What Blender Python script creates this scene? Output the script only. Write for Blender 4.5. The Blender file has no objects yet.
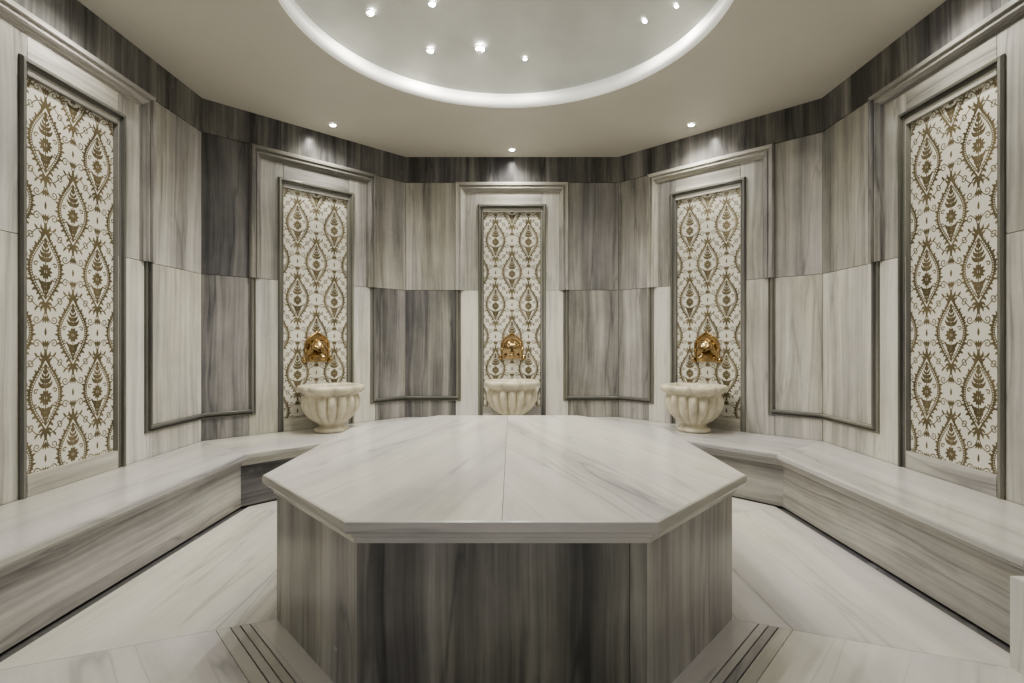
import bpy, math, random
import numpy as np
from mathutils import Vector, Matrix
random.seed(4)
scene=bpy.context.scene
E=1.11
CEIL=2.94; BAND=2.69; SEAM=1.62; BENCH=0.36
pi=math.pi
LS=.88
try:
    scene.view_settings.view_transform='AgX'; scene.view_settings.look='AgX - Medium High Contrast'
except Exception as ex: print(ex)

# ------------------------------------------------------------ materials
def newmat(name):
    m=bpy.data.materials.new(name); m.use_nodes=True
    nt=m.node_tree; b=nt.nodes['Principled BSDF']
    return m,nt,b
def marble(name, cols, rough=0.25, band_a=1.05, fine_a=.5, large_a=.75, cloud_a=.34, vein=.0, hue=1.0, bf=7.5):
    m,nt,b=newmat(name); N=nt.nodes; L=nt.links
    at=N.new('ShaderNodeAttribute'); at.attribute_name='mc'
    tn=N.new('ShaderNodeAttribute'); tn.attribute_name='tone'
    def vmul(src,s):
        n=N.new('ShaderNodeVectorMath'); n.operation='MULTIPLY'; L.new(src,n.inputs[0]); n.inputs[1].default_value=s; return n.outputs[0]
    def noise(src,det=4,r=.55):
        n=N.new('ShaderNodeTexNoise'); n.inputs['Scale'].default_value=1; n.inputs['Detail'].default_value=det
        n.inputs['Roughness'].default_value=r; L.new(src,n.inputs['Vector']); return n
    def math_(op,a,bv):
        n=N.new('ShaderNodeMath'); n.operation=op; L.new(a,n.inputs[0])
        if isinstance(bv,(int,float)): n.inputs[1].default_value=bv
        else: L.new(bv,n.inputs[1])
        return n.outputs[0]
    def mad(a,mul,add):
        n=N.new('ShaderNodeMath'); n.operation='MULTIPLY_ADD'; L.new(a,n.inputs[0])
        for i,v in ((1,mul),(2,add)):
            if isinstance(v,(int,float)): n.inputs[i].default_value=v
            else: L.new(v,n.inputs[i])
        return n.outputs[0]
    d=noise(vmul(at.outputs['Vector'],(1.2,1.2,.7)),2)
    sub=N.new('ShaderNodeVectorMath'); sub.operation='SUBTRACT'; L.new(d.outputs['Color'],sub.inputs[0]); sub.inputs[1].default_value=(.5,.5,.5)
    sc=vmul(sub.outputs[0],(.11,.11,0))
    ad=N.new('ShaderNodeVectorMath'); ad.operation='ADD'; L.new(at.outputs['Vector'],ad.inputs[0]); L.new(sc,ad.inputs[1])
    v=ad.outputs[0]
    band=noise(vmul(v,(bf,bf,.2)),5,.55).outputs['Fac']
    fine=noise(vmul(v,(50,50,.9)),4,.6).outputs['Fac']
    large=noise(vmul(v,(2.4,2.4,.3)),2).outputs['Fac']
    cloud=noise(vmul(v,(4,4,2.2)),5,.65).outputs['Fac']
    k=mad(tn.outputs['Fac'],.5,band_a)
    x=mad(band,k,tn.outputs['Fac'])
    x=mad(k,-.5,x)
    x=mad(fine,fine_a,x); x=mad(large,large_a,x); x=mad(cloud,cloud_a,x)
    x=mad(x,1.0,-.5*(fine_a+large_a+cloud_a))
    if vein>0:
        vn=noise(vmul(v,(4.2,4.2,.28)),3,.5).outputs['Fac']
        a=math_('ABSOLUTE',mad(vn,1.0,-.5),0)
        a=mad(a,-70,1.0)
        a=math_('MAXIMUM',a,0.0)
        x=mad(a,vein,x)
    cr=N.new('ShaderNodeValToRGB'); L.new(x,cr.inputs[0])
    e=cr.color_ramp.elements
    e[0].position=0; e[0].color=(*cols[0],1); e[1].position=1; e[1].color=(*cols[-1],1)
    for i,c in enumerate(cols[1:-1]):
        q=e.new((i+1)/(len(cols)-1)); q.color=(*c,1)
    hn=noise(vmul(at.outputs['Vector'],(1.6,1.6,.5)),2)
    hr=N.new('ShaderNodeValToRGB'); L.new(hn.outputs['Fac'],hr.inputs[0]); q=hr.color_ramp.elements
    q[0].position=.38; q[0].color=(1.0,.99,.94,1); q[1].position=.62; q[1].color=(.97,.95,1.0,1)
    mx=N.new('ShaderNodeMix'); mx.data_type='RGBA'; mx.blend_type='MULTIPLY'; mx.inputs[0].default_value=hue
    L.new(cr.outputs[0],mx.inputs[6]); L.new(hr.outputs[0],mx.inputs[7])
    L.new(mx.outputs[2],b.inputs['Base Color'])
    rr=mad(cloud,.2,rough-.1); L.new(rr,b.inputs['Roughness'])
    return m
WC=[(.75,.74,.69),(.52,.515,.48),(.32,.317,.30),(.165,.165,.163),(.07,.07,.075)]
M_WALL=marble('grey_streaked_marble',WC,.24,.95,.45,.75,.42,.14)
M_TOP=marble('pale_polished_marble',[(.76,.755,.72),(.60,.597,.57),(.38,.38,.38),(.18,.18,.19)],.20,.66,.20,.60,.46,.20,bf=5)
M_DARK=marble('green_grey_moulding_marble',[(.46,.46,.41),(.27,.27,.245),(.135,.138,.125),(.045,.047,.045)],.22,.7,.4,.6,.3)
def simple(name,col,rough=.5,metal=0,noise=0,nscale=5,bump=0):
    m,nt,b=newmat(name); N=nt.nodes; L=nt.links
    b.inputs['Roughness'].default_value=rough; b.inputs['Metallic'].default_value=metal
    tc=N.new('ShaderNodeTexCoord'); n=N.new('ShaderNodeTexNoise'); n.inputs['Scale'].default_value=nscale; n.inputs['Detail'].default_value=5
    L.new(tc.outputs['Object'],n.inputs['Vector'])
    cr=N.new('ShaderNodeValToRGB'); L.new(n.outputs['Fac'],cr.inputs[0])
    cr.color_ramp.elements[0].position=.3; cr.color_ramp.elements[1].position=.7
    cr.color_ramp.elements[0].color=(*[c*(1-noise) for c in col],1); cr.color_ramp.elements[1].color=(*[min(1,c*(1+noise*.4)) for c in col],1)
    L.new(cr.outputs[0],b.inputs['Base Color'])
    if bump:
        bp=N.new('ShaderNodeBump'); bp.inputs['Strength'].default_value=bump; bp.inputs['Distance'].default_value=.01
        L.new(n.outputs['Fac'],bp.inputs['Height']); L.new(bp.outputs[0],b.inputs['Normal'])
    return m
M_PLASTER=simple('ceiling_plaster',(.67,.65,.59),.55,0,.04,2)
M_DOME=simple('dome_plaster',(.66,.67,.64),.25,0,.14,2.5)
M_WHITE=simple('white_reveal_paint',(.92,.92,.88),.5,0,.02,3)
M_RING=simple('white_ring_added_glow',(.92,.92,.88),.5,0,.02,3)
_b=M_RING.node_tree.nodes['Principled BSDF']; _b.inputs['Emission Color'].default_value=(1,1,.93,1); _b.inputs['Emission Strength'].default_value=.28  # ring is no lamp: slight emission added to brighten the white reveal
M_BASIN=simple('carved_cream_marble',(.74,.69,.54),.35,0,.30,9,.15)
M_BRASS=simple('polished_brass',(.60,.44,.24),.16,1,.4,14)
def emis(name,col,s):
    m,nt,b=newmat(name); b.inputs['Emission Color'].default_value=(*col,1); b.inputs['Emission Strength'].default_value=s
    b.inputs['Base Color'].default_value=(*col,1); return m
M_LAMP=emis('lamp_glow',(1,.97,.9),160)
M_LED=emis('cove_led',(.97,1,.97),2.6)

# ------------------------------------------------------------ mesh builder
class MB:
    def __init__(s): s.v=[];s.f=[];s.mc=[];s.t=[];s.sm=[]
    def add(self,vs,fs,g=(0,0,1),tone=.3,seed=0,smooth=False):
        s=self
        g=Vector(g).normalized(); a=g.orthogonal().normalized(); b=g.cross(a)
        o=len(s.v); vs=[Vector(v) for v in vs]; s.v+=vs
        for f in fs:
            s.f.append([o+i for i in f]); s.sm.append(smooth)
            for i in f:
                p=vs[i]; s.mc.append((p.dot(a)+seed*3.17,p.dot(b)+seed*1.71,p.dot(g)+seed*5.3)); s.t.append(tone)
    def box(s,lo,hi,g=(0,0,1),tone=.3,seed=0):
        x0,y0,z0=lo;x1,y1,z1=hi
        vs=[(x0,y0,z0),(x1,y0,z0),(x1,y1,z0),(x0,y1,z0),(x0,y0,z1),(x1,y0,z1),(x1,y1,z1),(x0,y1,z1)]
        s.add(vs,[(0,3,2,1),(4,5,6,7),(0,1,5,4),(1,2,6,5),(2,3,7,6),(3,0,4,7)],g,tone,seed)
    def prism(s,pts,z0,z1,g=(0,0,1),tone=.3,seed=0):
        n=len(pts)
        if sum(pts[i][0]*pts[(i+1)%n][1]-pts[(i+1)%n][0]*pts[i][1] for i in range(n))<0: pts=pts[::-1]
        vs=[(p[0],p[1],z0) for p in pts]+[(p[0],p[1],z1) for p in pts]
        fs=[tuple(range(n))[::-1],tuple(range(n,2*n))]+[(i,(i+1)%n,n+(i+1)%n,n+i) for i in range(n)]
        s.add(vs,fs,g,tone,seed)
    def sweep(s,path,prof,mapf,closed=False,tone=.4,seed=0,smooth=False,tones=None):
        P=[Vector(p) for p in path]; n=len(P)
        segs=n if closed else n-1
        nor=[]
        for i in range(segs):
            d=(P[(i+1)%n]-P[i]).normalized(); nor.append(Vector((-d.y,d.x)))
        mit=[]
        for i in range(n):
            if closed: a,b=nor[i-1],nor[i]
            else: a=nor[max(0,i-1)]; b=nor[min(i,segs-1)]
            m=(a+b); m=m/m.length; mit.append(m/max(.3,m.dot(a)))
        for i in range(segs):
            j=(i+1)%n; k=len(prof)
            vs=[mapf((P[i]+mit[i]*o),d) for o,d in prof]+[mapf((P[j]+mit[j]*o),d) for o,d in prof]
            fs=[(q,q+1,k+q+1,k+q) for q in range(k-1)]
            g=Vector(mapf(P[j],0))-Vector(mapf(P[i],0))
            s.add(vs,fs,g,tones[i] if tones else tone,seed+i*1.3,smooth)
            if not closed and i==0: s.add(vs[:k],[tuple(range(k))],g,tone,seed)
            if not closed and i==segs-1: s.add(vs[k:],[tuple(range(k))],g,tone,seed)
    def tube(s,pts,rad,seg=12,cap=True,smooth=True,tone=.3):
        pts=[Vector(p) for p in pts]; n=len(pts)
        if isinstance(rad,(int,float)): rad=[rad]*n
        vs=[];up=None
        for i,p in enumerate(pts):
            d=(pts[min(n-1,i+1)]-pts[max(0,i-1)]).normalized()
            if up is None: up=d.orthogonal().normalized()
            up=(up-d*up.dot(d)).normalized(); w=d.cross(up)
            for k in range(seg):
                a=2*pi*k/seg; vs.append(p+(up*math.cos(a)+w*math.sin(a))*rad[i])
        fs=[(i*seg+k,i*seg+(k+1)%seg,(i+1)*seg+(k+1)%seg,(i+1)*seg+k) for i in range(n-1) for k in range(seg)]
        s.add(vs,fs,(0,0,1),tone,0,smooth)
        if cap:
            s.add(vs[:seg],[tuple(range(seg))],(0,0,1),tone); s.add(vs[-seg:],[tuple(range(seg))],(0,0,1),tone)
    def ball(s,c,r,seg=16,sc=(1,1,1)):
        c=Vector(c); vs=[];R=seg//2
        for i in range(R+1):
            t=pi*i/R
            for k in range(seg):
                a=2*pi*k/seg; vs.append(c+Vector((r*sc[0]*math.sin(t)*math.cos(a),r*sc[1]*math.sin(t)*math.sin(a),r*sc[2]*math.cos(t))))
        s.add(vs,[(i*seg+k,i*seg+(k+1)%seg,(i+1)*seg+(k+1)%seg,(i+1)*seg+k) for i in range(R) for k in range(seg)],smooth=True)
    def mesh(s,name,mat):
        me=bpy.data.meshes.new(name); me.from_pydata([tuple(v) for v in s.v],[],s.f)
        a=me.attributes.new('mc','FLOAT_VECTOR','CORNER'); a.data.foreach_set('vector',np.array(s.mc,dtype=np.float32).ravel())
        a=me.attributes.new('tone','FLOAT','CORNER'); a.data.foreach_set('value',np.array(s.t,dtype=np.float32))
        me.polygons.foreach_set('use_smooth',s.sm)
        me.materials.append(mat); me.update()
        import bmesh
        bm=bmesh.new(); bm.from_mesh(me)
        bmesh.ops.remove_doubles(bm,verts=bm.verts,dist=1e-5) 
        bmesh.ops.recalc_face_normals(bm,faces=bm.faces); bm.to_mesh(me); bm.free()
        return me
    def obj(s,name,mat,loc=(0,0,0),rz=0,parent=None):
        return place(s.mesh(name,mat),name,loc,rz,parent)
def place(me,name,loc=(0,0,0),rz=0,parent=None):
    o=bpy.data.objects.new(name,me); scene.collection.objects.link(o)
    o.location=loc; o.rotation_euler=(0,0,rz)
    if parent: o.parent=parent
    return o

# ------------------------------------------------------------ damask pattern field
def damask_mesh():
    PX,PY=.33,.64
    step=.0022; fs=.0011
    W0,W1,Z0,Z1=-.285,.285,.45,2.425
    nx=int((W1-W0)/step)+1; nz=int((Z1-Z0)/step)+1
    tx=np.arange(-PX/2,PX/2,fs); ty=np.arange(-PY/2,PY/2,fs)
    X,Y=np.meshgrid(tx,ty); F=np.full(X.shape,1.0)
    mode=[1]
    def dab(cx,cy,r):
        for ox in (-PX,0,PX):
            for oy in (-PY,0,PY):
                for hx,hy in ((0,0),(PX/2,PY/2)):
                    px,py=cx+ox+hx,cy+oy+hy
                    if abs(px)>PX/2+.03 or abs(py)>PY/2+.03: continue
                    ix=np.searchsorted(tx,px); iy=np.searchsorted(ty,py); w=int((r+.006)/fs)+2
                    sx=slice(max(0,ix-w),max(0,ix+w)); sy=slice(max(0,iy-w),max(0,iy+w))
                    if X[sy,sx].size==0: continue
                    d=np.hypot(X[sy,sx]-px,Y[sy,sx]-py)-r
                    if mode[0]>0: F[sy,sx]=np.minimum(F[sy,sx],d)
                    else: F[sy,sx]=np.maximum(F[sy,sx],-d)
    def stroke(pts,rf,sym=True):
        pts=np.array(pts,float); seg=np.hypot(*np.diff(pts,axis=0).T); L=np.concatenate([[0],np.cumsum(seg)])
        n=max(3,int(L[-1]/.0015)); t=np.linspace(0,L[-1],n)
        xs=np.interp(t,L,pts[:,0]); ys=np.interp(t,L,pts[:,1])
        for i in range(n):
            r=rf(i/(n-1))
            dab(xs[i],ys[i],r)
            if sym: dab(-xs[i],ys[i],r)
    def bez(a,b,c,n=14):
        a,b,c=map(np.array,(a,b,c)); return [tuple((1-t)**2*a+2*t*(1-t)*b+t*t*c) for t in np.linspace(0,1,n)]
    def leaf(m): return lambda t:.0005+m*math.sin(pi*min(1,t**.75))
    def lf(x,y,ang,l,m,curl=.3,sym=True):
        a=math.radians(ang); d=np.array((math.cos(a),math.sin(a))); nrm=np.array((-d[1],d[0]))
        p=np.array((x,y)); stroke(bez(p,p+d*l*.5+nrm*l*curl,p+d*l),leaf(m),sym)
    def spiral(cx,cy,r0,a0,turn,n=30):
        return [(cx+r0*(1-.82*t)*math.cos(a0+turn*t),cy+r0*(1-.82*t)*math.sin(a0+turn*t)) for t in np.linspace(0,1,n)]
    def og(s,w,h,p=.60):
        return (w*(math.sin(pi*s)**2)**p, -h+2*h*s)
    W,H=.090,.186
    # bold lacy border
    stroke([og(s,W,H) for s in np.linspace(0,1,80)],lambda t:.0046)
    stroke([og(s,W-.014,H-.026) for s in np.linspace(0.03,.97,80)],lambda t:.0020)
    for i in range(24):
        s=.10+.80*i/23; x,y=og(s,W-.007,H-.012); dab(x,y,.0040); dab(-x,y,.0040)
    for i in range(15):
        s=.11+.78*i/14; x,y=og(s,W,H); nrm=-64+128*i/14; big=i%2==0
        lf(x-.002,y,nrm+20,.027 if big else .018,.0062 if big else .0046,.26)
        if big: lf(x-.001,y,nrm-30,.014,.0036,-.25)
    # interior bouquet
    stroke(bez((0,-.135),(0,-.05),(0,.12)),lambda t:.0028,False)
    for y,l,an,m in ((-.128,.026,58,.0050),(-.110,.040,52,.0066),(-.086,.054,44,.0076),(.036,.052,42,.0076),(.060,.044,48,.0068),(.084,.034,56,.0056),(.106,.024,62,.0044)):
        lf(.001,y,an,l,m,-.30); 
        if m>.006: lf(.003,y+.010,an-34,l*.55,.0042,.30)
    for k in range(10): lf(.012*math.cos(k*pi/5),-.016+.012*math.sin(k*pi/5),k*36,.028,.0070,0,False)
    for k in range(24): dab(.0115*math.cos(k*pi/12),-.016+.0115*math.sin(k*pi/12),.0028)
    dab(0,-.016,.0055)
    stroke(spiral(.054,.018,.014,pi*.8,-2*pi*.95),lambda t:.0032-.0010*t)
    stroke(spiral(.054,-.050,.013,-pi*.8,2*pi*.95),lambda t:.0032-.0010*t)
    lf(0,.112,90,.046,.0074,0,False); lf(0,-.118,-90,.042,.0064,0,False)
    mode[0]=-1
    for k in range(10): 
        a=k*pi/5; stroke([(.016*math.cos(a),-.016+.016*math.sin(a)),(.028*math.cos(a),-.016+.028*math.sin(a))],lambda t:.0009,False)
    mode[0]=1
    for sg in (1,-1):
        b0=H*sg
        lf(0,b0-.006*sg,90*sg,.052,.0088,0,False)
        lf(.002,b0-.004*sg,58*sg,.046,.0070,-.34*sg); lf(.003,b0-.010*sg,24*sg,.040,.0062,-.42*sg)
        stroke(bez((.004,b0+.030*sg),(.012,b0+.080*sg),(.046,b0+.092*sg),20),lambda t:.0024)
        stroke(spiral(.048,b0+.073*sg,.020,pi*.5*sg,-2*pi*1.10*sg),lambda t:.0030-.0012*t)
        stroke(bez((.012,b0+.010*sg),(.052,b0+.016*sg),(.074,b0-.020*sg),16),lambda t:.0024)
        stroke(spiral(.088,b0-.022*sg,.014,pi*sg,-2*pi*.95*sg),lambda t:.0030-.0012*t)
        lf(.044,b0+.010*sg,52*sg,.026,.0050,-.25*sg)
        lf(.012,b0+.060*sg,80*sg,.030,.0052,.2*sg)
        lf(.0,b0+.052*sg,90*sg,.040,.0064,0,False)
    lf(0,.30,90,.040,.0058,0,False)
    M=np.clip(.5-(F-.0002)/.0030,0,1)
    xs=np.linspace(W0,W1,nx); zs=np.linspace(Z0,Z1,nz)
    gx,gz=np.meshgrid(xs,zs)
    ux=((gx+PX/2)%PX)/fs; uz=((gz-1.16+PY/2)%PY)/fs
    ux0=np.floor(ux).astype(int)%len(tx); uz0=np.floor(uz).astype(int)%len(ty)
    val=(M[uz0,ux0]+M[(uz0+1)%len(ty),ux0]+M[uz0,(ux0+1)%len(tx)]+M[(uz0+1)%len(ty),(ux0+1)%len(tx)])/4
    co=np.stack([gx,np.zeros_like(gx),gz],-1).reshape(-1,3)
    idx=np.arange(nx*nz).reshape(nz,nx)
    q=np.stack([idx[:-1,:-1],idx[:-1,1:],idx[1:,1:],idx[1:,:-1]],-1).reshape(-1,4)
    me=bpy.data.meshes.new('damask_panel')
    me.vertices.add(len(co)); me.vertices.foreach_set('co',co.astype(np.float32).ravel())
    me.loops.add(q.size); me.loops.foreach_set('vertex_index',q.ravel().astype(np.int32))
    me.polygons.add(len(q)); me.polygons.foreach_set('loop_start',np.arange(0,q.size,4,dtype=np.int32))
    me.update(calc_edges=True)
    a=me.attributes.new('gold','FLOAT','POINT'); a.data.foreach_set('value',val.astype(np.float32).ravel())
    return me
def damask_mat():
    m,nt,b=newmat('gold_damask_tile'); N=nt.nodes;L=nt.links
    at=N.new('ShaderNodeAttribute'); at.attribute_name='gold'
    cr=N.new('ShaderNodeValToRGB'); cr.color_ramp.elements[0].position=.3; cr.color_ramp.elements[1].position=.6
    L.new(at.outputs['Fac'],cr.inputs[0])
    tc=N.new('ShaderNodeTexCoord'); n=N.new('ShaderNodeTexNoise'); n.inputs['Scale'].default_value=6; L.new(tc.outputs['Object'],n.inputs['Vector'])
    g=N.new('ShaderNodeValToRGB'); g.color_ramp.elements[0].position=.35; g.color_ramp.elements[1].position=.65
    g.color_ramp.elements[0].color=(.125,.105,.060,1); g.color_ramp.elements[1].color=(.23,.192,.115,1); L.new(n.outputs['Fac'],g.inputs[0])
    mx=N.new('ShaderNodeMix'); mx.data_type='RGBA'; L.new(cr.outputs[0],mx.inputs[0]); mx.inputs[6].default_value=(.75,.735,.665,1); L.new(g.outputs[0],mx.inputs[7])
    L.new(mx.outputs[2],b.inputs['Base Color']); b.inputs['Roughness'].default_value=.3
    mm=N.new('ShaderNodeMath'); mm.operation='MULTIPLY'; mm.inputs[1].default_value=.3; L.new(cr.outputs[0],mm.inputs[0]); L.new(mm.outputs[0],b.inputs['Metallic'])
    return m
ME_DAM=damask_mesh(); ME_DAM.materials.append(damask_mat())

# ------------------------------------------------------------ walls
C=[(-2.37,1.67),(-2.37,3.93),(-1.07,5.2),(1.07,5.2),(2.37,3.93),(2.37,1.67),(1.07,.40),(-1.07,.40)]
T=.03
def wallmap(p,d): return (p.x,-d,p.y)
def build_wall(name,a,b,tn,niche=True,seed=0,cx=0):
    a=Vector(a);b=Vector(b); d=b-a; Lw=d.length; h=Lw/2; mid=(a+b)/2; rz=math.atan2(d.y,d.x)
    mb=MB()
    mb.box((-h-.05,.0,0),(h+.05,.15,CEIL),tone=.5,seed=seed)
    e=h-T*math.tan(pi/8)
    g=.0018
    n=3; 
    xs=[-e]+[-e+2*e*(k+random.uniform(-.12,.12))/n for k in range(1,n)]+[e]
    for k in range(n): mb.box((xs[k]+g*.3,-T-.010,BAND),(xs[k+1]-g*.3,0,CEIL),tone=tn.get('frieze',.76),seed=seed+20+k*2.7)
    if niche:
        S=[(-e,-.560,'UL','LL'),(-.560,-.29,'FUL','FLL'),(.29,.560,'FUR','FLR'),(.560,e,'UR','LR')]
        for k,(x0,x1,u,l) in enumerate(S):
            mb.box((x0+g,-T,SEAM+g),(x1-g,0,BAND-g),tone=tn[u],seed=seed+k*1.9+1)
            mb.box((x0+g,-T,BENCH),(x1-g,0,SEAM-g),tone=tn[l],seed=seed+k*2.3+9)
        mb.box((-.29+g,-T,2.40),(.29-g,0,BAND-g),g=(1,0,0),tone=(tn['FUL']+tn['FUR'])/2,seed=seed+5)
        mb.box((-.29+g,-T,BENCH),(.29-g,0,.462),g=(1,0,0),tone=.15,seed=seed+6)
    w=mb.obj(name,M_WALL,(mid.x,mid.y,0),rz)
    if niche:
        tr=MB(); 
        fo=[(0,T-.005),(0,T+.034),(.008,T+.046),(.032,T+.046),(.034,T+.026),(.044,T+.026),(.050,T+.036),(.060,T+.036),(.066,T+.020),(.080,T+.016),(.082,T+.004),(.092,T+.004),(.096,T-.005)]
        tr.sweep([(-.560,SEAM),(-.560,BAND-.004),(.560,BAND-.004),(.560,SEAM)],[(-o,d) for o,d in fo],wallmap,tones=[tn.get('fr',.42)]*3,seed=seed+30)
        fi=[(0,T-.02),(0,T+.010),(.008,T+.020),(.022,T+.020),(.024,T+.003),(.032,T+.003),(.038,T+.006),(.044,T-.002),(.052,T-.014),(.056,.002)]
        tr2=MB()
        tr2.sweep([(-.336,BENCH),(-.336,2.475),(.336,2.475),(.336,BENCH)],[(-o,d) for o,d in fi],wallmap,tone=tn.get('fi',.54),seed=seed+33)
        fl=[(0,T-.005),(0,T+.018),(.008,T+.030),(.020,T+.030),(.022,T+.010),(.030,T+.010),(.036,T+.016),(.044,T+.012),(.05,T-.005)]
        for sgn in (-1,1):
            pth=[(sgn*(h-.005),.57),(sgn*.555,.57),(sgn*.555,SEAM)]
            tr2.sweep(pth,[(o*(-1 if sgn<0 else 1),d) for o,d in fl],wallmap,tone=tn.get('fi',.52),seed=seed+40+sgn)
        tr.obj('niche_frame',M_WALL,parent=w)
        tr2.obj('panel_moulding',M_DARK,parent=w)
        place(ME_DAM,'damask_tile_panel',(0,-.006,0),0,w)
    return w,mid,rz
W={}
W['l']=build_wall('wall_left',C[0],C[1],dict(UL=.42,FUL=.40,FUR=.38,UR=.34,LL=.22,FLL=.20,FLR=.16,LR=.10,fr=.46),seed=1.3)
W['bl']=build_wall('wall_back_left',C[1],C[2],dict(UL=.62,FUL=.44,FUR=.40,UR=.48,LL=.60,FLL=.18,FLR=.12,LR=.58,fr=.46),seed=57.1)
W['b']=build_wall('wall_back',C[2],C[3],dict(UL=.44,FUL=.32,FUR=.30,UR=.46,LL=.62,FLL=.16,FLR=.12,LR=.54,fr=.38),seed=113.7)
W['br']=build_wall('wall_back_right',C[3],C[4],dict(UL=.40,FUL=.34,FUR=.30,UR=.34,LL=.40,FLL=.08,FLR=.12,LR=.24,fr=.38),seed=171.9)
W['r']=build_wall('wall_right',C[4],C[5],dict(UL=.40,FUL=.38,FUR=.38,UR=.4,LL=.10,FLL=.16,FLR=.20,LR=.2,fr=.46),seed=233.3)
build_wall('wall_front_right',C[5],C[6],{},False,seed=291)
build_wall('wall_front_left',C[7],C[0],{},False,seed=321)
mb=MB()
mb.box((-1.1,.25,0),(-.62,.40,CEIL),tone=.35,seed=3); mb.box((.62,.25,0),(1.1,.40,CEIL),tone=.35,seed=4); mb.box((-.62,.25,2.25),(.62,.40,CEIL),tone=.35,seed=5)
mb.obj('wall_front',M_WALL)

# ------------------------------------------------------------ table
def offs(pts,o):
    n=len(pts); P=[Vector(p) for p in pts]; out=[]
    for i in range(n):
        d0=(P[i]-P[i-1]).normalized(); d1=(P[(i+1)%n]-P[i]).normalized()
        a=Vector((d0.y,-d0.x)); b=Vector((d1.y,-d1.x)); m=(a+b).normalized(); m=m/m.dot(a); out.append(P[i]+m*o)
    return out
TC=-.03; TH=.583
TOP=[(TC-.46,1.52),(TC+.46,1.52),(TC+.96,2.06),(TC+.96,3.17),(TC+.50,3.72),(TC-.50,3.72),(TC-.96,3.17),(TC-.96,2.06)]  # ccw
BODY=offs(TOP,-.05)
hmap=lambda p,d:(p.x,p.y,d)
mb=MB()
prof=[(.055,TH-.078),(.040,TH-.078),(.036,TH-.060),(.028,TH-.056),(.026,TH-.042),(.006,TH-.038),(0,TH-.030),(0,TH-.010),(.003,TH-.003),(.010,TH)]
mb.sweep(TOP,prof,hmap,closed=True,tone=.42,seed=71)
cap=offs(TOP,-.010)
def clipx(pts,x,keep_left):
    out=[];n=len(pts)
    for i in range(n):
        p,q=Vector(pts[i]),Vector(pts[(i+1)%n]); ip=(p.x<=x)==keep_left; iq=(q.x<=x)==keep_left
        if ip: out.append(p)
        if ip!=iq:
            t=(x-p.x)/(q.x-p.x); out.append(p+(q-p)*t)
    return out
L_=clipx(cap,TC-.0008,True); R_=clipx(cap,TC+.0008,False)
mb.prism(L_,TH-.03,TH,g=(.25,1,0),tone=.31,seed=83); mb.prism(R_,TH-.03,TH,g=(-.30,1,0),tone=.28,seed=84.6)
tbl=bpy.data.objects.new('marble_massage_table',None); scene.collection.objects.link(tbl)
mb.obj('top_slab',M_TOP,parent=tbl)
mb=MB()
tb=[.70,.42,.40,.5,.5,.5,.44,.40]
for i in range(8):
    p,q=Vector(BODY[i]),Vector(BODY[(i+1)%8]); d=(q-p).normalized(); nn=Vector((-d.y,d.x))*.03
    cuts=[0,1] 
    if i==0: cuts=[0,.94,1]
    for k in range(len(cuts)-1):
        a=p+(q-p)*cuts[k]+d*(.001 if k else 0); b=p+(q-p)*cuts[k+1]-d*(.001 if k<len(cuts)-2 else 0)
        mb.prism([a,b,b+nn,a+nn],0,TH-.07,tone=tb[i] if k==0 else .5,seed=91+i*3.3+k)
mb.prism(offs(BODY,-.02),0,TH-.031,tone=.5,seed=3)
mb.obj('base_cladding',M_WALL,parent=tbl)

# ------------------------------------------------------------ bench
FR=[(-1.77,1.62),(-1.77,3.47),(-.86,4.42),(.86,4.42),(1.77,3.47),(1.77,1.80)]
WL=[(-2.335,1.62),(-2.335,3.915),(-1.055,5.165),(1.055,5.165),(2.335,3.915),(2.335,1.80)]
bench=bpy.data.objects.new('marble_wall_bench',None); scene.collection.objects.link(bench)
mb=MB()
tt=[.30,.26,.2,.24,.24]
def inset(path,o):
    P=[Vector(p) for p in path]; n=len(P); nor=[]
    for i in range(n-1):
        d=(P[i+1]-P[i]).normalized(); nor.append(Vector((-d.y,d.x)))
    out=[]
    for i in range(n):
        a=nor[max(0,i-1)];b=nor[min(i,n-2)]; m=(a+b).normalized(); out.append(P[i]+m/m.dot(a)*o)
    return out
F2=inset(FR,.010)
for i in range(5):
    a,b,c,d=Vector(F2[i]),Vector(F2[i+1]),Vector(WL[i+1]),Vector(WL[i])
    e=(b-a).normalized()*.001
    mb.prism([a+e,b-e,c-e,d+e],BENCH-.045,BENCH,g=(b-a).to_3d(),tone=tt[i],seed=131+i*2.9)
prof=[(.08,BENCH-.085),(.044,BENCH-.085),(.040,BENCH-.066),(.032,BENCH-.062),(.030,BENCH-.044),(.008,BENCH-.040),(0,BENCH-.031),(0,BENCH-.010),(.003,BENCH-.003),(.010,BENCH)]
mb.sweep(FR,prof,hmap,tone=.50,seed=141)
mb.obj('seat_slabs',M_TOP,parent=bench)
mb=MB()
mb.sweep(inset(FR,.05),[(0,0),(0,BENCH-.084)],hmap,tone=.52,seed=151,tones=[.46,.60,.5,.40,.38])
F3=inset(FR,.055)
for i in range(5):
    mb.prism([F3[i],F3[i+1],Vector(WL[i+1]),Vector(WL[i])],0,BENCH-.05,tone=.5,seed=2)
mb.obj('front_cladding',M_WALL,parent=bench)
mb=MB(); mb.prism([(1.70,1.35),(1.97,1.35),(1.97,1.775),(1.70,1.775)],0,.31,tone=.0,seed=8); mb.obj('marble_step_block',M_TOP)

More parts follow.
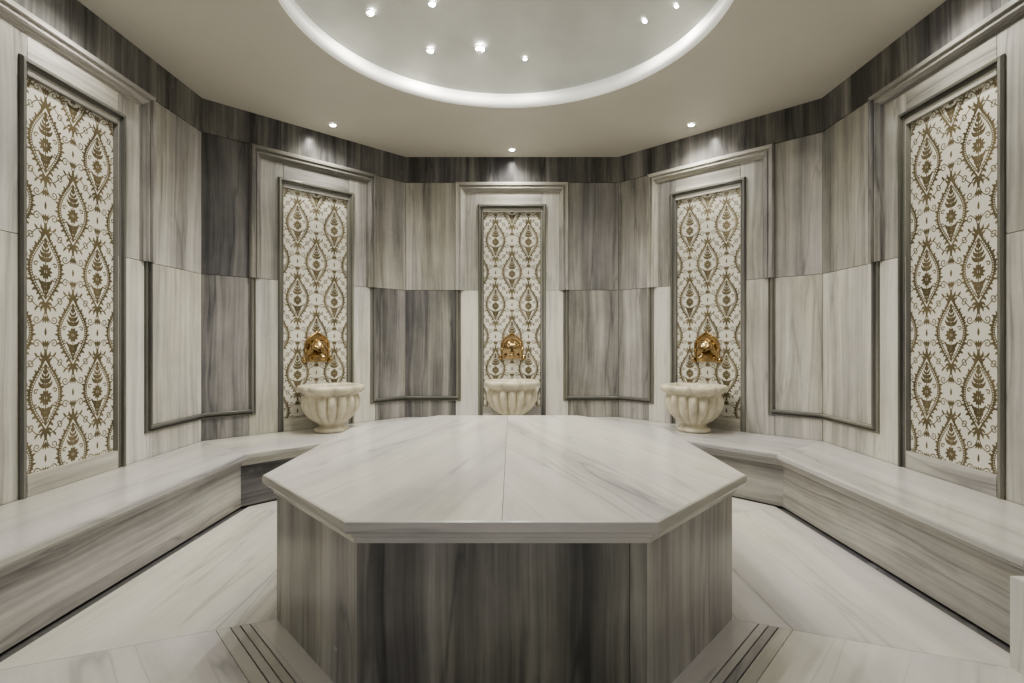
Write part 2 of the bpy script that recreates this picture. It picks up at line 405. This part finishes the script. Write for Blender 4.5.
# ------------------------------------------------------------ floor
mb=MB()
mb.box((-2.6,-.9,-.15),(2.6,5.4,-.016),tone=1.1,seed=1)
O=[(-.85,.35),(.85,.35),(1.77,1.74),(1.77,3.5),(.86,4.45),(-.86,4.45),(-1.77,3.5),(-1.77,1.74)]
plain=[(-.02,.20,.30)]
slot=[(-.02,.088,.30),(.0925,.120,.50),(.1245,.152,.46),(.1565,.200,.40)]
for i in range(8):
    j=(i+1)%8
    for k,(o0,o1,tn) in enumerate(slot if i in (1,7) else plain):
        A=offs(BODY,o0); B_=offs(BODY,o1)
        d=(Vector(A[j])-Vector(A[i])).normalized(); e=d*.0008
        mb.prism([Vector(A[i])+e,Vector(A[j])-e,Vector(B_[j])-e,Vector(B_[i])+e],-.03,0,g=d.to_3d(),tone=tn,seed=161+i*3.1+k*7)
    B3=offs(BODY,.202)
    e=d*.001
    mb.prism([Vector(B3[i])+e,Vector(B3[j])-e,Vector(O[j])-e,Vector(O[i])+e],-.03,0,g=d.to_3d(),tone=[.22,.20,.16,.2,.2,.2,.16,.22][i],seed=201+i*4.7)
mb.box((-2.6,-.9,-.03),(2.6,.345,-.001),g=(1,0,0),tone=.2,seed=9)
mb.obj('floor',M_TOP)

# ------------------------------------------------------------ ceiling + dome
CC=Vector((-.033,2.845)); R=1.20; DR=1.30; RH=.095; DH=.42
def ring(mb,r0,z0,r1,z1,n=128,smooth=True):
    vs=[];
    for k in range(n):
        a=2*pi*k/n; vs.append((CC.x+r0*math.cos(a),CC.y+r0*math.sin(a),z0))
    for k in range(n):
        a=2*pi*k/n; vs.append((CC.x+r1*math.cos(a),CC.y+r1*math.sin(a),z1))
    mb.add(vs,[(k,(k+1)%n,n+(k+1)%n,n+k) for k in range(n)],smooth=smooth)
mb=MB(); ring(mb,R,CEIL,2.9,CEIL,smooth=False); ring(mb,2.9,CEIL,2.9,CEIL+.15); ring(mb,R+.02,CEIL+RH,2.9,CEIL+.15,smooth=False)
mb.obj('ceiling',M_PLASTER)
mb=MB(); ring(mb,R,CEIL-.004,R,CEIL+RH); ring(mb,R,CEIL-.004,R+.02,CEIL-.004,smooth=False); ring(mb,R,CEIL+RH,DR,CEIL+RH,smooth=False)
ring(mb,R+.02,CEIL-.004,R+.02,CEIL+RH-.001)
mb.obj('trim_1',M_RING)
Rs=(DR**2+DH**2)/(2*DH); zc=CEIL+RH+DH-Rs
mb=MB(); K=24; amax=math.asin(DR/Rs)
for k in range(K):
    a0=amax*(1-k/K); a1=amax*(1-(k+1)/K)
    ring(mb,Rs*math.sin(a0),zc+Rs*math.cos(a0),max(.0005,Rs*math.sin(a1)),zc+Rs*math.cos(a1))
mb.obj('ceiling_dome',M_DOME)
mb=MB(); mb.tube([(CC.x+(DR-.03)*math.cos(a),CC.y+(DR-.03)*math.sin(a),CEIL+RH+.010) for a in np.linspace(0,2*pi,97)],.007,8,False)
mb.obj('cove_led_strip',M_LED)

def ray_dome(px,py):
    d=Vector(((px-512)/520,1,(341-py)/520)); o=Vector((0,0,E)); c=Vector((CC.x,CC.y,zc)); oc=o-c
    A=d.dot(d);Bq=2*oc.dot(d);Cq=oc.dot(oc)-Rs*Rs; t=(-Bq+math.sqrt(Bq*Bq-4*A*Cq))/(2*A); return o+d*t,c
stars=[(370,12,2.4),(432,3,2.0),(430,50,2.2),(480,48,4.6),(525,58,.8),(645,20,.8),(677,5,.7),(608,-30,1),(520,-60,1),(440,-120,1)]
def disc_lamp(name,loc,nrm,r,power,size=125):
    nrm=Vector(nrm).normalized(); rot=nrm.to_track_quat('-Z','Y')
    par=bpy.data.objects.new(name,None); scene.collection.objects.link(par); par.location=loc; par.rotation_euler=rot.to_euler()
    mb=MB(); n=20
    vs=[];pr=[(r*1.35,0.0),(r*1.35,-.005),(r*1.05,-.008),(r,-.001)]
    for rr,z in pr:
        for k in range(n):
            a=2*pi*k/n; vs.append((rr*math.cos(a),rr*math.sin(a),z))
    mb.add(vs,[(i*n+k,i*n+(k+1)%n,(i+1)*n+(k+1)%n,(i+1)*n+k) for i in range(3) for k in range(n)])
    o=mb.obj('bezel',M_WHITE); o.parent=par
    mb=MB(); mb.add([(r*math.cos(2*pi*k/n),r*math.sin(2*pi*k/n),-.003) for k in range(n)],[tuple(range(n))]); o=mb.obj('lens',M_LAMP); o.parent=par
    l=bpy.data.lights.new(name,'SPOT'); l.spot_size=math.radians(size); l.spot_blend=1; l.shadow_soft_size=.03
    l.energy=power*LS; l.color=(1,.955,.86)
    lo=bpy.data.objects.new('bulb',l); scene.collection.objects.link(lo); lo.parent=par; lo.location=(0,0,-.03)
    return par
for px,py,s in stars:
    p,c=ray_dome(px,py); disc_lamp('dome_star_lamp',p,(Vector((0,0,-1))+(c-p).normalized()*.9),.014*s**.5,33*min(s,1.6),155)
for x,y in ((-1.51,4.385),(0,4.95),(1.51,4.38),(-2.05,2.62),(2.05,2.62)):
    disc_lamp('ceiling_downlight',(x,y,CEIL-.001),(0,0,-1),.022,32,145)

# ------------------------------------------------------------ basins
def basin_mesh():
    mb=MB(); n=192
    prof=[(.0,.0,0),(.140,0,0),(.150,.010,0),(.144,.026,0),(.116,.040,0),(.104,.052,0),(.118,.064,.2),(.165,.090,.8),(.215,.13,1),(.246,.175,1),(.258,.215,1),(.258,.25,.9),(.248,.278,.6),(.236,.292,.15),(.240,.300,0),(.262,.306,0),(.284,.316,0),(.298,.328,0),(.302,.344,0),(.298,.360,0),(.286,.367,0),(.246,.367,0),(.236,.358,0),(.22,.33,0),(.17,.24,0),(.08,.20,0),(0,.195,0)]
    vs=[]
    for r,z,m in prof:
        for k in range(n):
            a=2*pi*k/n
            lob=abs(math.cos(a*8)); rr=r*(1-.20*m*(1-lob**.6))
            if r>.2 and z>.302:
                q=(abs(math.cos(a))**4+abs(math.sin(a))**4)**(-.25); q2=1+.4*(q-1)
                dd=(math.degrees(a)%90)-45
                rr=r*q2*.94*(1-.06*math.exp(-((abs(dd)-24)/5)**2))
            vs.append((rr*math.cos(a),rr*.94*math.sin(a),z*1.05))
    P=len(prof)
    mb.add(vs,[(i*n+k,i*n+(k+1)%n,(i+1)*n+(k+1)%n,(i+1)*n+k) for i in range(P-1) for k in range(n)],smooth=True)
    return mb.mesh('kurna',M_BASIN)
ME_B=basin_mesh()
bs=[(-1.515,4.36,pi/4),(0.0,4.87,0),(1.525,4.36,-pi/4)]
for x,y,r in bs:
    o=place(ME_B,'hammam_basin',(x,y,BENCH+.001),r)
    o.scale=(.92,.92,1)
# ------------------------------------------------------------ faucets
def faucet_mesh():
    mb=MB()
    pts=[(-.085,-.105),(-.105,-.11),(-.118,-.095),(-.112,-.078),(-.092,-.075),(-.094,-.03)]
    arch=[(.094*math.cos(a),.01+.094*math.sin(a)) for a in np.linspace(pi,0,24)]
    arch=[(x,z+ (.016*math.exp(-(x/.022)**2))) for x,z in arch]
    outl=pts+arch+[(-x,z) for x,z in pts[::-1]]
    n=len(outl)
    vs=[(x,0,z) for x,z in outl]+[(x,-.014,z) for x,z in outl]
    mb.add(vs,[tuple(range(n)),tuple(range(n,2*n))[::-1]]+[(i,(i+1)%n,n+(i+1)%n,n+i) for i in range(n)])
    mb.tube([(x*.97,-.016,z*.97) for x,z in outl],.009,8)
    K=72;Rn=10;vs=[]
    for i in range(Rn+1):
        t=pi/2*i/Rn
        for k in range(K+1):
            a=pi*k/K; rib=1-.09*abs(math.sin(a*6.0))*math.sin(t)
            r=.080*math.sin(t)*rib
            vs.append((r*math.cos(a),-.012-.075*math.cos(t)*(.6+.4*rib),-.012+r*math.sin(a)*1.05))
    mb.add(vs,[(i*(K+1)+k,i*(K+1)+k+1,(i+1)*(K+1)+k+1,(i+1)*(K+1)+k) for i in range(Rn) for k in range(K)],smooth=True)
    for s in (-1,1):
        mb.ball((s*.102,-.02,-.092),.018,14); mb.ball((s*.088,-.018,-.02),.013,12)
    mb.ball((0,-.018,.122),.011,12,(1,1,1.3))
    mb.tube([(0,0,-.045),(0,-.03,-.045)],.024,16); mb.tube([(0,-.025,-.045),(0,-.07,-.042),(0,-.10,-.05),(0,-.115,-.068),(0,-.117,-.092)],[.014,.014,.013,.013,.015],14)
    mb.tube([(0,-.06,-.04),(0,-.062,-.012)],[.012,.009],12); mb.tube([(-.035,-.063,-.008),(.035,-.063,-.008)],.0065,10)
    mb.ball((-.037,-.063,-.008),.010,10); mb.ball((.037,-.063,-.008),.010,10)
    mb.tube([(-.055,-.012,-.06),(-.06,-.03,-.09)],[.012,.007],10);mb.tube([(.055,-.012,-.06),(.06,-.03,-.09)],[.012,.007],10)
    return mb.mesh('faucet',M_BRASS)
ME_F=faucet_mesh()
for k in ('bl','b','br'):
    w,mid,rz=W[k]; nx=Vector((math.sin(rz),-math.cos(rz)))
    o=place(ME_F,'brass_wall_faucet',(mid.x+nx.x*.007,mid.y+nx.y*.007,1.055),rz); o.scale=(1.15,1.15,1.15)

# ------------------------------------------------------------ world, camera
w=bpy.data.worlds.new('World'); scene.world=w; w.use_nodes=True
bg=w.node_tree.nodes['Background']; bg.inputs[0].default_value=(1,.975,.93,1); bg.inputs[1].default_value=.55
cam=bpy.data.cameras.new('Camera'); cam.sensor_width=36; cam.lens=520/1024*36; cam.clip_start=.02
co=bpy.data.objects.new('Camera',cam); scene.collection.objects.link(co); co.location=(0,0,E); co.rotation_euler=(pi/2,0,0)
scene.camera=co
